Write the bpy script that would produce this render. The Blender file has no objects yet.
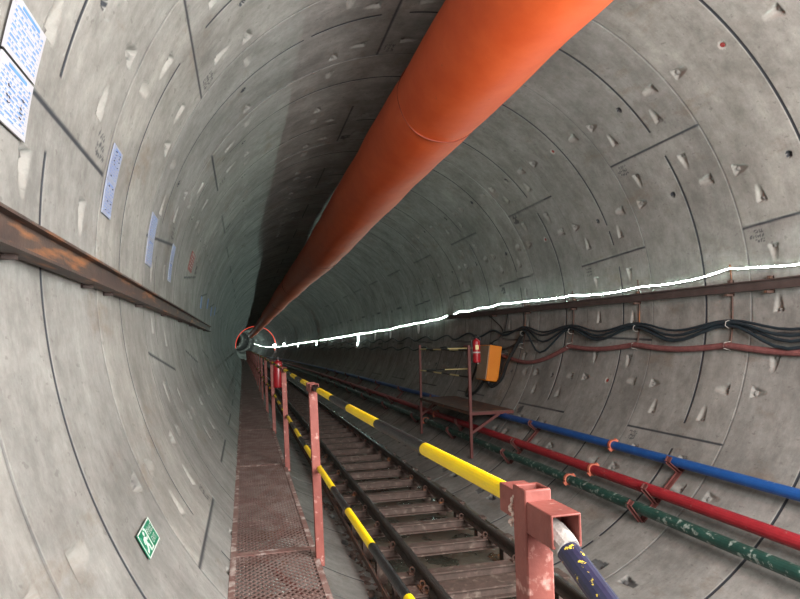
import bpy, math, random
import numpy as np
from mathutils import Vector, Matrix
random.seed(11); rng = np.random.RandomState(5)
SC = bpy.context.scene; COL = SC.collection
R = 2.9; RING = 1.51931; Z0 = 3.49943; THICK = 0.408      # tunnel radius, ring width, first seam, mid-ring gasket line
CAM = (-2.1286, 0.0, -0.49126)
rad = math.radians; PI = math.pi

# ---------------------------------------------------------------- tunnel axis (bends gently far away)
def xo(z):
    z = np.maximum(z, 0.0); return np.where(z < 91, -0.53*(z/91.0)**2, np.interp(z, [91,110,130,160,190,240,300], [-.53,-.95,-1.6,-2.5,-3.8,-8.5,-18.]))
def yo(z):
    z = np.maximum(z, 0.0); return np.where(z < 91, -0.64*(z/91.0)**2, np.interp(z, [91,110,130,160,190,240,300], [-.64,-.66,-.54,.1,.8,2.,4.]))
def W(u, v, z): return Vector((u+float(xo(z)), z, v+float(yo(z))))
def on(t, z, r=R): return W(r*math.sin(rad(t)), r*math.cos(rad(t)), z)

# ---------------------------------------------------------------- helpers
class MB:
    """collects faces in world space; build() links them as ONE object"""
    def __init__(s): s.v = []; s.f = []; s.m = []
    def add(s, vs, fs, mi=0):
        b = len(s.v); s.v += [tuple(p) for p in vs]; s.f += [tuple(i+b for i in f) for f in fs]; s.m += [mi]*len(fs)
    def hexa(s, p, mi=0):      # p: 8 corners, bottom ring then top ring
        s.add(p, [(3,2,1,0),(4,5,6,7),(0,1,5,4),(1,2,6,5),(2,3,7,6),(3,0,4,7)], mi)
    def box(s, u0,u1,v0,v1,z0,z1, mi=0, n=1):
        for k in range(n):
            a = z0+(z1-z0)*k/n; b = z0+(z1-z0)*(k+1)/n
            s.hexa([W(u0,v0,a),W(u1,v0,a),W(u1,v0,b),W(u0,v0,b),W(u0,v1,a),W(u1,v1,a),W(u1,v1,b),W(u0,v1,b)], mi)
    def obox(s, c, ax, ay, az, mi=0, bev=0.0):   # oriented box: centre and three half vectors
        c = Vector(c); ax=Vector(ax); ay=Vector(ay); az=Vector(az)
        s.hexa([c-ax-ay-az, c+ax-ay-az, c+ax+ay-az, c-ax+ay-az, c-ax-ay+az, c+ax-ay+az, c+ax+ay+az, c-ax+ay+az], mi)
    def prof(s, pts, zs, mi=0, caps=True, f=None):   # closed cross-section pts (u,v) swept along zs
        n = len(pts); vs = []
        for z in zs:
            q = f(z) if f else pts
            vs += [W(a, b, z) for a, b in q]
        fs = []
        for k in range(len(zs)-1):
            for i in range(n):
                j = (i+1) % n; fs.append((k*n+i, k*n+j, (k+1)*n+j, (k+1)*n+i))
        if caps: fs.append(tuple(range(n))[::-1]); fs.append(tuple((len(zs)-1)*n+i for i in range(n)))
        s.add(vs, fs, mi)
    def tube(s, path, r, n=10, mi=0, caps=True, mats=None):
        path = [Vector(p) for p in path]; m = len(path); vs = []; up = None
        for i in range(m):
            t = (path[min(i+1,m-1)]-path[max(i-1,0)]).normalized()
            if up is None: up = Vector((0,0,1)) if abs(t.z) < .9 else Vector((1,0,0))
            a = t.cross(up).normalized(); up = a.cross(t).normalized()
            rr = r[i] if isinstance(r, (list,tuple)) else r
            for k in range(n):
                g = 2*PI*k/n; vs.append(path[i]+(a*math.cos(g)+up*math.sin(g))*rr)
        b = len(s.v); s.v += [tuple(p) for p in vs]
        for i in range(m-1):
            for k in range(n):
                j = (k+1) % n
                s.f.append((b+i*n+k, b+i*n+j, b+(i+1)*n+j, b+(i+1)*n+k)); s.m.append(mats[i] if mats else mi)
        if caps:
            s.f.append(tuple(b+k for k in range(n))[::-1]); s.m.append(mats[0] if mats else mi)
            s.f.append(tuple(b+(m-1)*n+k for k in range(n))); s.m.append(mats[-1] if mats else mi)
    def lathe(s, base, axis, prof, n=20, mi=0):     # prof: (radius, height) list
        base = Vector(base); ax = Vector(axis).normalized(); a = ax.orthogonal().normalized(); b2 = ax.cross(a)
        vs = []
        for r_, h in prof:
            for k in range(n):
                g = 2*PI*k/n; vs.append(base+ax*h+(a*math.cos(g)+b2*math.sin(g))*max(r_, 1e-4))
        fs = []
        for i in range(len(prof)-1):
            for k in range(n):
                j = (k+1) % n; fs.append((i*n+k, i*n+j, (i+1)*n+j, (i+1)*n+k))
        fs.append(tuple(range(n))[::-1]); fs.append(tuple((len(prof)-1)*n+k for k in range(n)))
        s.add(vs, fs, mi)
    def build(s, name, mats, parent=None, loc=None, smooth=True, bevel=0.0):
        if not isinstance(mats, (list,tuple)): mats = [mats]
        o0 = parent['_w'] if parent is not None else (loc if loc is not None else (0,0,0))
        o0 = Vector(o0); me = bpy.data.meshes.new(name)
        me.from_pydata([tuple(Vector(p)-o0) for p in s.v], [], s.f)
        for m in mats: me.materials.append(m)
        me.polygons.foreach_set('material_index', s.m)
        if smooth: me.shade_auto(30) if hasattr(me, 'shade_auto') else None
        me.update()
        o = bpy.data.objects.new(name, me); COL.objects.link(o)
        if parent is not None: o.parent = parent
        else: o.location = o0
        o['_w'] = tuple(o0)
        if smooth:
            me.polygons.foreach_set('use_smooth', [True]*len(me.polygons))
            me.set_sharp_from_angle(angle=rad(14))
        if bevel:
            b = o.modifiers.new('bevel', 'BEVEL'); b.width = bevel; b.segments = 2; b.limit_method = 'ANGLE'; b.angle_limit = rad(40)
        return o
def tag(o, label=None, cat=None, group=None, kind=None):
    if label: o['label'] = label
    if cat: o['category'] = cat
    if group: o['group'] = group
    if kind: o['kind'] = kind
    return o
def thing(name, label, cat, loc, group=None):
    o = bpy.data.objects.new(name, None); COL.objects.link(o); o.location = Vector(loc); o['_w'] = tuple(loc)
    o.empty_display_size = .1
    return tag(o, label, cat, group)
def copy_thing(o, d, label):
    r = o.copy(); COL.objects.link(r); r.location = Vector(o['_w'])+Vector(d); r['_w'] = tuple(r.location); r['label'] = label
    for ch in o.children:
        c = ch.copy(); COL.objects.link(c); c.parent = r
        for g in ch.children:
            e = g.copy(); COL.objects.link(e); e.parent = c
    return r
ORD = ['first','second','third','fourth','fifth','sixth','seventh','eighth','ninth','tenth','eleventh','twelfth','thirteenth',
       'fourteenth','fifteenth','sixteenth','seventeenth','eighteenth','nineteenth','twentieth','twenty-first','twenty-second',
       'twenty-third','twenty-fourth','twenty-fifth','twenty-sixth','twenty-seventh','twenty-eighth','twenty-ninth','thirtieth']
def frange(a, b, step):
    n = max(1, int(math.ceil((b-a)/step))); return [a+(b-a)*i/n for i in range(n+1)]

# ---------------------------------------------------------------- materials
def node(nt, t, **kw):
    n = nt.nodes.new(t)
    for k, v in kw.items(): setattr(n, k, v)
    return n
def mat(name, c1, c2=None, rough=.6, metal=0., scale=8., c3=None, t3=.62, scale3=30., bump=0., bscale=60., rough2=None, spec=.5, w3=.06, st3=None):
    """two-tone noise paint with optional worn spots (c3)"""
    m = bpy.data.materials.new(name); m.use_nodes = True; nt = m.node_tree; L = nt.links
    p = nt.nodes['Principled BSDF']; tc = node(nt, 'ShaderNodeTexCoord')
    p.inputs['Roughness'].default_value = rough; p.inputs['Metallic'].default_value = metal
    p.inputs['Specular IOR Level'].default_value = spec
    geo = node(nt, 'ShaderNodeNewGeometry')
    n1 = node(nt, 'ShaderNodeTexNoise'); n1.inputs['Scale'].default_value = scale; n1.inputs['Detail'].default_value = 6; n1.inputs['Roughness'].default_value = .65
    L.new(geo.outputs['Position'], n1.inputs['Vector'])
    r = node(nt, 'ShaderNodeValToRGB'); r.color_ramp.elements[0].position = .35; r.color_ramp.elements[1].position = .66
    r.color_ramp.elements[0].color = (*c1, 1); r.color_ramp.elements[1].color = (*(c2 or c1), 1)
    L.new(n1.outputs['Fac'], r.inputs['Fac']); out = r.outputs['Color']
    if c3:
        n2 = node(nt, 'ShaderNodeTexNoise'); n2.inputs['Scale'].default_value = scale3; n2.inputs['Detail'].default_value = 5; n2.inputs['Roughness'].default_value = .6
        mp = node(nt, 'ShaderNodeMapping'); mp.inputs['Scale'].default_value = st3 or (1,1,1); L.new(geo.outputs['Position'], mp.inputs['Vector']); L.new(mp.outputs[0], n2.inputs['Vector'])
        r2 = node(nt, 'ShaderNodeValToRGB'); r2.color_ramp.elements[0].position = t3-w3/2; r2.color_ramp.elements[1].position = t3+w3/2
        mx = node(nt, 'ShaderNodeMix', data_type='RGBA'); L.new(n2.outputs['Fac'], r2.inputs['Fac'])
        L.new(r2.outputs['Color'], mx.inputs[0]); L.new(out, mx.inputs[6]); mx.inputs[7].default_value = (*c3, 1); out = mx.outputs[2]
    L.new(out, p.inputs['Base Color'])
    if rough2 is not None:
        mr = node(nt, 'ShaderNodeMapRange'); mr.inputs[1].default_value = .3; mr.inputs[2].default_value = .7
        mr.inputs[3].default_value = rough; mr.inputs[4].default_value = rough2
        L.new(n1.outputs['Fac'], mr.inputs[0]); L.new(mr.outputs[0], p.inputs['Roughness'])
    if bump:
        n3 = node(nt, 'ShaderNodeTexNoise'); n3.inputs['Scale'].default_value = bscale; n3.inputs['Detail'].default_value = 4
        L.new(geo.outputs['Position'], n3.inputs['Vector'])
        bp = node(nt, 'ShaderNodeBump'); bp.inputs['Strength'].default_value = bump; bp.inputs['Distance'].default_value = .01
        L.new(n3.outputs['Fac'], bp.inputs['Height']); L.new(bp.outputs['Normal'], p.inputs['Normal'])
    return m
def emis(name, c, s):
    m = bpy.data.materials.new(name); m.use_nodes = True; nt = m.node_tree; p = nt.nodes['Principled BSDF']
    p.inputs['Base Color'].default_value = (*c, 1); p.inputs['Emission Color'].default_value = (*c, 1); p.inputs['Emission Strength'].default_value = s
    return m
M = {}
M['redpost'] = mat('red_oxide_paint', (0.1919,0.04477,0.03518), (0.2558,0.07355,0.05756), .6, scale=14, c3=(.52,.30,.26), t3=.66, scale3=22, w3=.12, bump=.12)
M['weld'] = mat('pale_weld', (.52,.38,.33), (.62,.5,.45), .7, scale=40, bump=.4)
M['cement'] = mat('dried_cement', (0.306,0.2805,0.2635), (0.391,0.357,0.34), .85, scale=30, bump=.5)
M['yellow'] = mat('yellow_paint', (0.855,0.585,0), (0.9,0.666,0), .42, scale=5, bump=.03)
M['blackpaint'] = mat('worn_black_paint', (0.0072,0.0072,0.0078), (0.018,0.018,0.0192), .38, scale=18, c3=(.3,.28,.2), t3=.70, scale3=30, bump=.1, spec=.3)
M['speckled'] = mat('dark_blue_speckled_paint', (0.0084,0.0098,0.0315), (0.021,0.0224,0.0595), .4, scale=16, c3=(.72,.55,.06), t3=.645, scale3=80, w3=.02, bump=.1)
M['mesh'] = mat('dusty_red_mesh', (0.1292,0.0714,0.0612), (0.1836,0.119,0.1054), .8, scale=5, c3=(.225,.165,.15), t3=.56, scale3=6, w3=.25)
M['meshframe'] = mat('dusty_red_frame', (0.168,0.077,0.0665), (0.252,0.168,0.147), .8, scale=7, c3=(.5,.43,.4), t3=.58, scale3=12, w3=.15)
M['rust'] = mat('rust_brown', (0.07875,0.045,0.036), (0.1125,0.06375,0.04875), .75, scale=9, c3=(.22,.085,.03), t3=.6, scale3=6, w3=.12, bump=.25)
M['beam'] = mat('rusted_beam', (0.0385,0.028,0.0259), (0.077,0.049,0.0385), .65, scale=7, c3=(.24,.10,.04), t3=.6, scale3=14, w3=.14, bump=.15, st3=(1,.16,1.2))
M['beam2'] = mat('dull_brown_steel', (0.056,0.0385,0.035), (0.084,0.0595,0.0546), .7, scale=6, bump=.1)
M['rail'] = mat('dark_rail_steel', (0.0527,0.04216,0.03596), (0.0868,0.0713,0.062), .45, .3, scale=12, bump=.1)
M['railhead'] = mat('worn_rail_head', (0.084,0.077,0.0735), (0.14,0.1295,0.1225), .34, .7, scale=18)
M['sleeper'] = mat('rusty_sleeper', (0.066,0.045,0.036), (0.12,0.078,0.066), .75, scale=9, c3=(.19,.145,.12), t3=.62, scale3=14, w3=.14, bump=.3)
M['duct'] = mat('orange_duct_cloth', (.62,.082,.016), (.69,.108,.025), .55, scale=3, c3=(.5,.09,.03), t3=.72, scale3=14, w3=.04, bump=.12, bscale=9)
M['ductseam'] = mat('dark_orange_seam', (.2,.03,.012), (.28,.045,.018), .7)
M['blue'] = mat('blue_pipe_paint', (0.0102,0.07225,0.272), (0.017,0.0935,0.323), .4, scale=9, c3=(.2,.26,.36), t3=.7, scale3=18, bump=.05)
M['redpipe'] = mat('red_pipe_paint', (0.272,0.0153,0.0238), (0.34,0.0255,0.034), .42, scale=9, c3=(.42,.2,.18), t3=.68, scale3=16, bump=.06)
M['green'] = mat('dark_green_pipe_paint', (0.012,0.045,0.036), (0.021,0.07125,0.05625), .45, scale=9, c3=(.27,.32,.29), t3=.6, scale3=15, w3=.08, bump=.12)
M['clamp'] = mat('orange_red_clamp', (0.48,0.104,0.056), (0.56,0.176,0.112), .6)
M['bracket'] = mat('maroon_bracket', (0.102,0.027,0.024), (0.144,0.045,0.039), .65, scale=12, bump=.2)
M['cable'] = mat('black_cable', (.012,.02,.028), (.022,.036,.045), .5)
M['cabledark'] = mat('black_rubber', (.01,.011,.012), (.018,.02,.021), .55)
M['hose'] = mat('red_hose_cloth', (0.165,0.0525,0.051), (0.225,0.08625,0.0825), .8, scale=15, bump=.2)
M['tie'] = mat('pale_tie', (0.385,0.364,0.336), None, .6)
M['extred'] = mat('extinguisher_red', (0.282,0.0072,0.0132), (0.3,0.0096,0.0156), .28)
M['extlabel'] = mat('extinguisher_label', (.62,.5,.2), (.68,.58,.3), .5)
M['blackplastic'] = mat('black_plastic', (.015,.015,.016), None, .45)
M['boxorange'] = mat('orange_box_paint', (0.697,0.204,0.0102), (0.731,0.238,0.0153), .45, scale=4, bump=.02)
M['boxdoor'] = mat('brown_box_door', (0.288,0.2,0.136), (0.336,0.24,0.168), .6, scale=5)  # door face set browner than the orange housing
M['white'] = mat('white_plastic', (0.612,0.612,0.595), None, .5)
M['paper'] = mat('white_paper', (0.4052,0.4107,0.449), (0.4381,0.4381,0.4655), .6, scale=4)
M['bluepaper'] = mat('faded_blue_paper', (0.2566,0.2894,0.3931), (0.3167,0.3385,0.4204), .6, scale=6)
M['blueprint'] = mat('blue_print', (.085,.24,.56), (.12,.28,.6), .6)
M['bluedark'] = mat('dark_blue_print', (.12,.2,.46), (.18,.27,.52), .6)
M['ink'] = mat('black_ink', (.03,.03,.05), None, .6)
M['redpaper'] = mat('red_plate', (0.224,0.04,0.036), (0.288,0.064,0.056), .6, scale=10)
M['signgreen'] = mat('sign_green', (0,0.1762,0.08625), (0,0.195,0.0975), .45)
M['signwhite'] = mat('sign_white', (0.624,0.656,0.624), None, .5)
M['redplug'] = mat('red_plug', (0.21,0.021,0.021), (0.266,0.035,0.0315), .6, scale=30)
M['led'] = emis('led_strip_white', (.72,1.0,.92), 132.)
M['ledcoil'] = emis('led_coil_white', (.8,1.0,.95), 14.)
M['redled'] = emis('led_strip_red', (1.0,.1,.06), 1.0)
M['lampglass'] = emis('lamp_white', (.9,1.0,.97), 20.)

def concrete():
    m = bpy.data.materials.new('segment_concrete'); m.use_nodes = True; nt = m.node_tree; L = nt.links
    p = nt.nodes['Principled BSDF']; p.inputs['Roughness'].default_value = .78; p.inputs['Specular IOR Level'].default_value = .35
    at = node(nt, 'ShaderNodeAttribute'); at.attribute_name = 'tz'
    mk = node(nt, 'ShaderNodeAttribute'); mk.attribute_name = 'mark'
    sep = node(nt, 'ShaderNodeSeparateColor'); L.new(mk.outputs['Color'], sep.inputs[0])
    def noise(scale, sx, sy, det=6, ro=.65):
        mp = node(nt, 'ShaderNodeMapping'); mp.inputs['Scale'].default_value = (sx, sy, 1); L.new(at.outputs['Vector'], mp.inputs['Vector'])
        n = node(nt, 'ShaderNodeTexNoise'); n.inputs['Scale'].default_value = scale; n.inputs['Detail'].default_value = det; n.inputs['Roughness'].default_value = ro
        L.new(mp.outputs[0], n.inputs['Vector']); return n.outputs['Fac']
    def ramp(fac, a, b, ca, cb):
        r = node(nt, 'ShaderNodeValToRGB'); e = r.color_ramp.elements; e[0].position = a; e[1].position = b; e[0].color = (*ca,1); e[1].color = (*cb,1)
        L.new(fac, r.inputs['Fac']); return r.outputs['Color']
    def mix(fac, a, b, mode='MIX'):
        x = node(nt, 'ShaderNodeMix', data_type='RGBA', blend_type=mode)
        if isinstance(fac, float): x.inputs[0].default_value = fac
        else: L.new(fac, x.inputs[0])
        for i, c in ((6,a),(7,b)):
            if isinstance(c, tuple): x.inputs[i].default_value = (*c,1)
            else: L.new(c, x.inputs[i])
        return x.outputs[2]
    big = ramp(noise(1.3, 1, 1, 8, .72), .38, .62, (.206,.202,.192), (.328,.324,.312))
    streak = ramp(noise(2.4, .6, 1.7, 8, .78), .38, .62, (.78,.775,.765), (1.1,1.09,1.07))      # rub marks that follow the ring round
    c = mix(.75, big, streak, 'MULTIPLY')
    fine = ramp(noise(9, 1, 1, 9, .8), .38, .62, (.80,.80,.80), (1.12,1.12,1.11)); c = mix(.8, c, fine, 'MULTIPLY')
    sp = ramp(noise(21, 1, .6, 3, .5), .655, .69, (0,0,0), (1,1,1)); sp = mix(.4, (0.,0.,0.), sp); c = mix(sp, c, (.10,.095,.09))
    rub = ramp(noise(3.1, .5, 1.5, 9, .82), .575, .64, (0,0,0), (1,1,1)); rub = mix(.35, (0.,0.,0.), rub); c = mix(rub, c, (.125,.122,.12))
    st = ramp(noise(1.7, 1.3, .6, 8, .75), .565, .66, (0,0,0), (1,1,1)); sx = mix(.45, (0.,0.,0.), st); c = mix(sx, c, (.17,.125,.09))   # tan patches
    tone = ramp(sep.outputs[2], 0., 1., (.84,.85,.86), (1.12,1.11,1.08)); c = mix(1.0, c, tone, 'MULTIPLY')
    c = mix(sep.outputs[1], c, (.39,.376,.345))         # clean pale concrete in the bolt pockets
    c = mix(sep.outputs[0], c, (.022,.026,.034))       # gasket filler, holes, stencil ink
    L.new(c, p.inputs['Base Color'])
    bp = node(nt, 'ShaderNodeBump'); bp.inputs['Strength'].default_value = .16; bp.inputs['Distance'].default_value = .006
    L.new(noise(34, 1, 1, 5), bp.inputs['Height']); L.new(bp.outputs['Normal'], p.inputs['Normal'])
    return m
M['concrete'] = concrete()

def mudmat():
    m = bpy.data.materials.new('wet_mud'); m.use_nodes = True; nt = m.node_tree; L = nt.links
    p = nt.nodes['Principled BSDF']; geo = node(nt, 'ShaderNodeNewGeometry')
    n = node(nt, 'ShaderNodeTexNoise'); n.inputs['Scale'].default_value = 3.2; n.inputs['Detail'].default_value = 5; L.new(geo.outputs['Position'], n.inputs['Vector'])
    r = node(nt, 'ShaderNodeValToRGB'); e = r.color_ramp.elements; e[0].position = .43; e[1].position = .5; e[0].color = (.055,.057,.043,1); e[1].color = (.13,.11,.085,1)
    L.new(n.outputs['Fac'], r.inputs['Fac']); L.new(r.outputs['Color'], p.inputs['Base Color'])
    r2 = node(nt, 'ShaderNodeMapRange'); r2.inputs[1].default_value = .43; r2.inputs[2].default_value = .5; r2.inputs[3].default_value = .06; r2.inputs[4].default_value = .6
    L.new(n.outputs['Fac'], r2.inputs[0]); L.new(r2.outputs[0], p.inputs['Roughness'])
    n2 = node(nt, 'ShaderNodeTexNoise'); n2.inputs['Scale'].default_value = 14; n2.inputs['Detail'].default_value = 3; L.new(geo.outputs['Position'], n2.inputs['Vector'])
    bp = node(nt, 'ShaderNodeBump'); bp.inputs['Strength'].default_value = .35; bp.inputs['Distance'].default_value = .02
    L.new(n2.outputs['Fac'], bp.inputs['Height']); L.new(bp.outputs['Normal'], p.inputs['Normal'])
    return m
M['mud'] = mudmat()

# ---------------------------------------------------------------- the lining: precast rings with joints, gasket lines and bolt pockets
def wrap(d): return (d+180.) % 360.-180.
def joints(k):       # (angle, slant in degrees over the ring)
    if k < 0: J = [(-81.2, 0), (-148.7, 0), (-13.7, 0), (53.8, 0), (121.3, 0), (143.8, 0)]
    elif k % 2: J = [(-80.6, 3.4), (-102.6, -3.8), (54.7, 0), (122.6, 0), (-12.9, 0), (-170.4, 0)]
    else:     J = [(77.3, 1.2), (99.7, -1.2), (-58.2, 0), (-125.5, 0), (9.6, 0), (167.2, 0)]
    return J
def ring_of(z): return math.floor((z-Z0)/RING)
PLUG = [43.6, 66.6, 111.5, -69.5, -47.5]
def lining_grid(T, Z, detail):
    """height (outwards) and marks on a grid of angles T (deg) and depths Z"""
    nz, nt = len(Z), len(T); H = np.zeros((nz,nt)); D = np.zeros((nz,nt)); P = np.zeros((nz,nt)); B = np.zeros((nz,nt))
    K = np.floor((Z-Z0)/RING+1e-6).astype(int); F = (Z-Z0)/RING-K
    for k in np.unique(K):
        rows = np.where(K == k)[0]; r0, r1 = rows[0], rows[-1]+1; f = F[r0:r1][:,None]
        rr = np.random.RandomState(1000+int(k)); off = rr.uniform(-.006,.006)
        if k in (24, 35, 45): off = -.035
        if k > 10: off *= 1.6
        J = joints(k); js = sorted(j for j, s in J)
        seg = np.searchsorted(js, T) % 6; tone = rr.uniform(.2,.8,6); B[r0:r1] = tone[seg][None,:]
        so = rr.uniform(-.003,.003,6); H[r0:r1] = off+so[seg][None,:]
        w = (np.minimum(f, 1-f)*RING)
        H[r0:r1] += np.where(w < .007, .002, 0.)                                  # groove at the ring joint
        D[r0:r1] = np.maximum(D[r0:r1], np.where(w < .0065, .40+.22*np.sin(T*.9+k*2)[None,:]*np.cos(T*.37)[None,:], 0.))
        dj = np.full((r1-r0, nt), 99.)
        for j, s in J:
            d = wrap(T[None,:]-(j+s*(f-.5))); dj = np.where(np.abs(d) < np.abs(dj), d, dj)
        a = np.abs(dj)*rad(1)*R
        sj = np.clip((.0125-a)/.011+.5, 0, 1); sj = np.where(sj > .96, 1., sj); H[r0:r1] += .003*sj; D[r0:r1] = np.maximum(D[r0:r1], .93*sj)
        g = rr.uniform(-180, 180, 4)
        gap = np.zeros(nt, bool)
        for q in (g if k > 0 else []): gap |= np.abs(wrap(T-q)) < .8
        tl = (np.abs((f-THICK)*RING) < .0135) & (np.abs(dj) > 3.) & ~gap[None,:]
        H[r0:r1] += np.where(tl, .003, 0.); D[r0:r1] = np.maximum(D[r0:r1], np.where(tl, .97, 0.))
        if not detail: continue
        # bolt pockets: (angle, depth centre, along-z direction) ring bolts either side of the seam; joint bolts beside each joint
        Zr = Z[r0:r1][:,None]; zb = Z0+k*RING
        lst = []
        for q in range(16):
            t = wrap(43.6+22.5*q)
            if abs(abs(t)-90) < 3: continue
            lst.append((t, zb+.165*RING, 'z', -1)); lst.append((t, zb+.86*RING, 'z', 1))
        for j, s in J:
            if abs(wrap(j)) > 150: continue
            for sg in (-1, 1):
                for ff in (.27, .79):
                    lst.append((wrap(j+s*(ff-.5)+sg*5.9), zb+ff*RING, 't', -sg))
        for t, zc, ax, dr in lst:
            near = [j for j, s in J if abs(wrap(t-j)) < (2.6 if ax == 'z' else 0)]
            if near: continue
            dt = wrap(T-t); sel = np.where(np.abs(dt) < 6)[0]
            if len(sel) < 3: continue
            c0, c1 = sel[0], sel[-1]+1
            lt = (dt[c0:c1]*rad(1)*R)[None,:]; lz = (Zr-zc)
            if ax == 'z': al = lz*dr*-1.; la = lt+0*lz       # deep end faces the seam
            else: al = lt*dr*-1.+0*lz; la = lz+0*lt
            al = al+.085; L_ = .18
            x = al/L_; hw = .058*(1-.55*x)
            ins = (x > 0) & (x < 1) & (np.abs(la) < hw)
            dep = .047*(1-x)*np.clip((hw-np.abs(la))/.02, 0, 1)
            bolt = (np.hypot(al-.02, la*1.0) < .021)
            dep = np.where(bolt & ins, np.maximum(dep-.024, 0), dep)
            floor_dark = abs(t) > 140
            Hs = H[r0:r1, c0:c1]; Hs[ins] += dep[ins]
            Ps = P[r0:r1, c0:c1]; Ds = D[r0:r1, c0:c1]
            if floor_dark: Ds[ins] = np.maximum(Ds[ins], .72)
            else:
                Ps[ins] = .22; Ps[ins & bolt] = .1; Ds[ins & bolt] = .35
        for q, t in enumerate(PLUG):
            if rr.rand() < .12: continue
            dt = wrap(T-t); sel = np.where(np.abs(dt) < 2)[0]
            if len(sel) < 2: continue
            c0, c1 = sel[0], sel[-1]+1; rdist = np.hypot(dt[c0:c1][None,:]*rad(1)*R, Zr-(zb+.51*RING))
            if (k, t) not in REDPLUG:
                H[r0:r1, c0:c1][rdist < .026] += .03; D[r0:r1, c0:c1][rdist < .035] = .97
            else:
                h = rdist < .03; H[r0:r1, c0:c1][h] += .012; P[r0:r1, c0:c1][rdist < .045] = 1
        # stencilled marks just past the joint, near the far seam of the ring
        for j, s in J:
            if abs(j) > 126 or s < -1 or k > 4: continue
            for ln in range(3):
                tt = j+s*.4+1.0+ln*.9; zz = zb+.845*RING
                for ch in range(rr.randint(4, 7)):
                    for dot in range(5):
                        ct = tt+rr.uniform(0, .55); cz = zz+rr.uniform(0, .02)
                        i = np.argmin(np.abs(Z-cz)); jx = np.argmin(np.abs(wrap(T-ct)))
                        if abs(Z[i]-cz) < .02 and abs(wrap(T[jx]-ct)) < .4: D[i, jx] = max(D[i, jx], .75)
                    zz += .03
        # grey rub marks / pale mortar smears
        for q in range(3):
            ct = rr.uniform(-175, 175); cz = zb+rr.uniform(.15, .8)*RING; st = rr.uniform(1, 4); sz = rr.uniform(.02, .09)
            dd = np.exp(-(wrap(T-ct)/st)[None,:]**2-((Zr-cz)/sz)**2)
            P[r0:r1] = np.maximum(P[r0:r1], dd*.35*(rr.rand() < .6))
        # grey trowelled square patches
        for q in range(2):
            ct = rr.uniform(-120, 120); cz = zb+rr.uniform(.2, .75)*RING
            ins = (np.abs(wrap(T-ct)) < rr.uniform(.9, 1.6))[None,:] & (np.abs(Zr-cz) < rr.uniform(.04, .08))
            Ds = D[r0:r1]; Ds[ins] = np.maximum(Ds[ins], .16)
    P = np.maximum(P, .38*np.exp(-((T[None,:]-104)/13.)**4-((Z[:,None]-(Z0+1.30*RING))/.055)**2)*(np.abs(np.sin(T*2.3))*.5+.5)[None,:])
    return H, D, P, B
REDPLUG = {(0,43.6), (2,43.6), (3,66.6), (2,111.5)}
def zgrid(a, b, step, fine):
    zs = list(np.arange(a, b, step))+[b]
    if fine:
        for k in range(ring_of(a)-1, ring_of(b)+2):
            s = Z0+k*RING
            ex = [s-.0085, s-.0060, s+.0060, s+.0085]; t = s+THICK*RING; ex += [t-.0155, t-.0130, t+.0130, t+.0155]
            zs = [z for z in zs if min(abs(z-e) for e in ex) > .003 or z in (a, b)]+[e for e in ex if a < e < b]
    return np.array(sorted(zs))
def tgrid(a, b, step, fine):
    ts = list(np.linspace(a, b, max(2, int(round((b-a)/step))+1)))
    if fine:
        ex = []
        for k in (-1, 0, 1):
            for j, s in joints(k):
                jj = [j, j+360, j-360]
                for q in jj:
                    if s == 0 and a < q < b: ex += [q-.29, q-.24, q+.24, q+.29]
        ts = [t for t in ts if not ex or min(abs(t-e) for e in ex) > .03 or t in (a, b)]+ex
    return np.array(sorted(ts))
BANDS = [(-6.0, 1.75, .35, 1.5, 0, 0), (1.75, 8.3, .0125, .235, 1, 1), (8.3, 17.5, .026, .5, 1, 1), (17.5, 36., .08, 1.0, 0, 1),
         (36., 110., .38, 2.0, 0, 0), (110., 300., 1.5, 3.0, 0, 0)]
def sector(name, a, b):
    VV = []; FF = []; CC = []; TT = []; base = 0
    for z0, z1, sz, st, det, fine in BANDS:
        if name == 'wall_left' and z0 == 1.75: z0_, sz_ = z0, sz
        Z = zgrid(z0, z1, sz, fine); T = tgrid(a, b, st, fine)
        H, D, P, B = lining_grid(T, Z, det)
        if z0 < 1.: H *= 0
        t = np.radians(T)[None,:]; rr = R+H; u = rr*np.sin(t); v = rr*np.cos(t); z = np.repeat(Z[:,None], len(T), 1)
        co = np.stack([u+xo(z), z, v+yo(z)], -1).reshape(-1, 3)
        nz, nt = len(Z), len(T); i = np.arange(nz-1)[:,None]*nt+np.arange(nt-1)[None,:]+base
        q = np.stack([i, i+1, i+nt+1, i+nt], -1).reshape(-1, 4)
        VV.append(co); FF.append(q); CC.append(np.stack([D, P, B, np.ones_like(D)], -1).reshape(-1, 4))
        TT.append(np.stack([np.repeat(t*R, nz, 0), z, 0*z], -1).reshape(-1, 3)); base += nz*nt
    V = np.concatenate(VV).astype(np.float32); Fq = np.concatenate(FF).astype(np.int32); C = np.concatenate(CC).astype(np.float32); TZ = np.concatenate(TT).astype(np.float32)
    me = bpy.data.meshes.new(name); me.vertices.add(len(V)); me.vertices.foreach_set('co', V.ravel())
    me.loops.add(Fq.size); me.loops.foreach_set('vertex_index', Fq.ravel())
    me.polygons.add(len(Fq)); me.polygons.foreach_set('loop_start', np.arange(0, Fq.size, 4, dtype=np.int32))
    me.update(calc_edges=True)
    at = me.attributes.new('mark', 'FLOAT_COLOR', 'POINT'); at.data.foreach_set('color', C.ravel())
    at = me.attributes.new('tz', 'FLOAT_VECTOR', 'POINT'); at.data.foreach_set('vector', TZ.ravel())
    me.materials.append(M['concrete']); me.polygons.foreach_set('use_smooth', np.ones(len(Fq), bool))
    o = bpy.data.objects.new(name, me); COL.objects.link(o); o['kind'] = 'structure'
    return o
sector('ceiling', -47.0, 36.0)
sector('wall_right', 36.0, 138.0)
sector('floor', 138.0, 222.0)
sector('wall_left', -138.0, -47.0)

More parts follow.
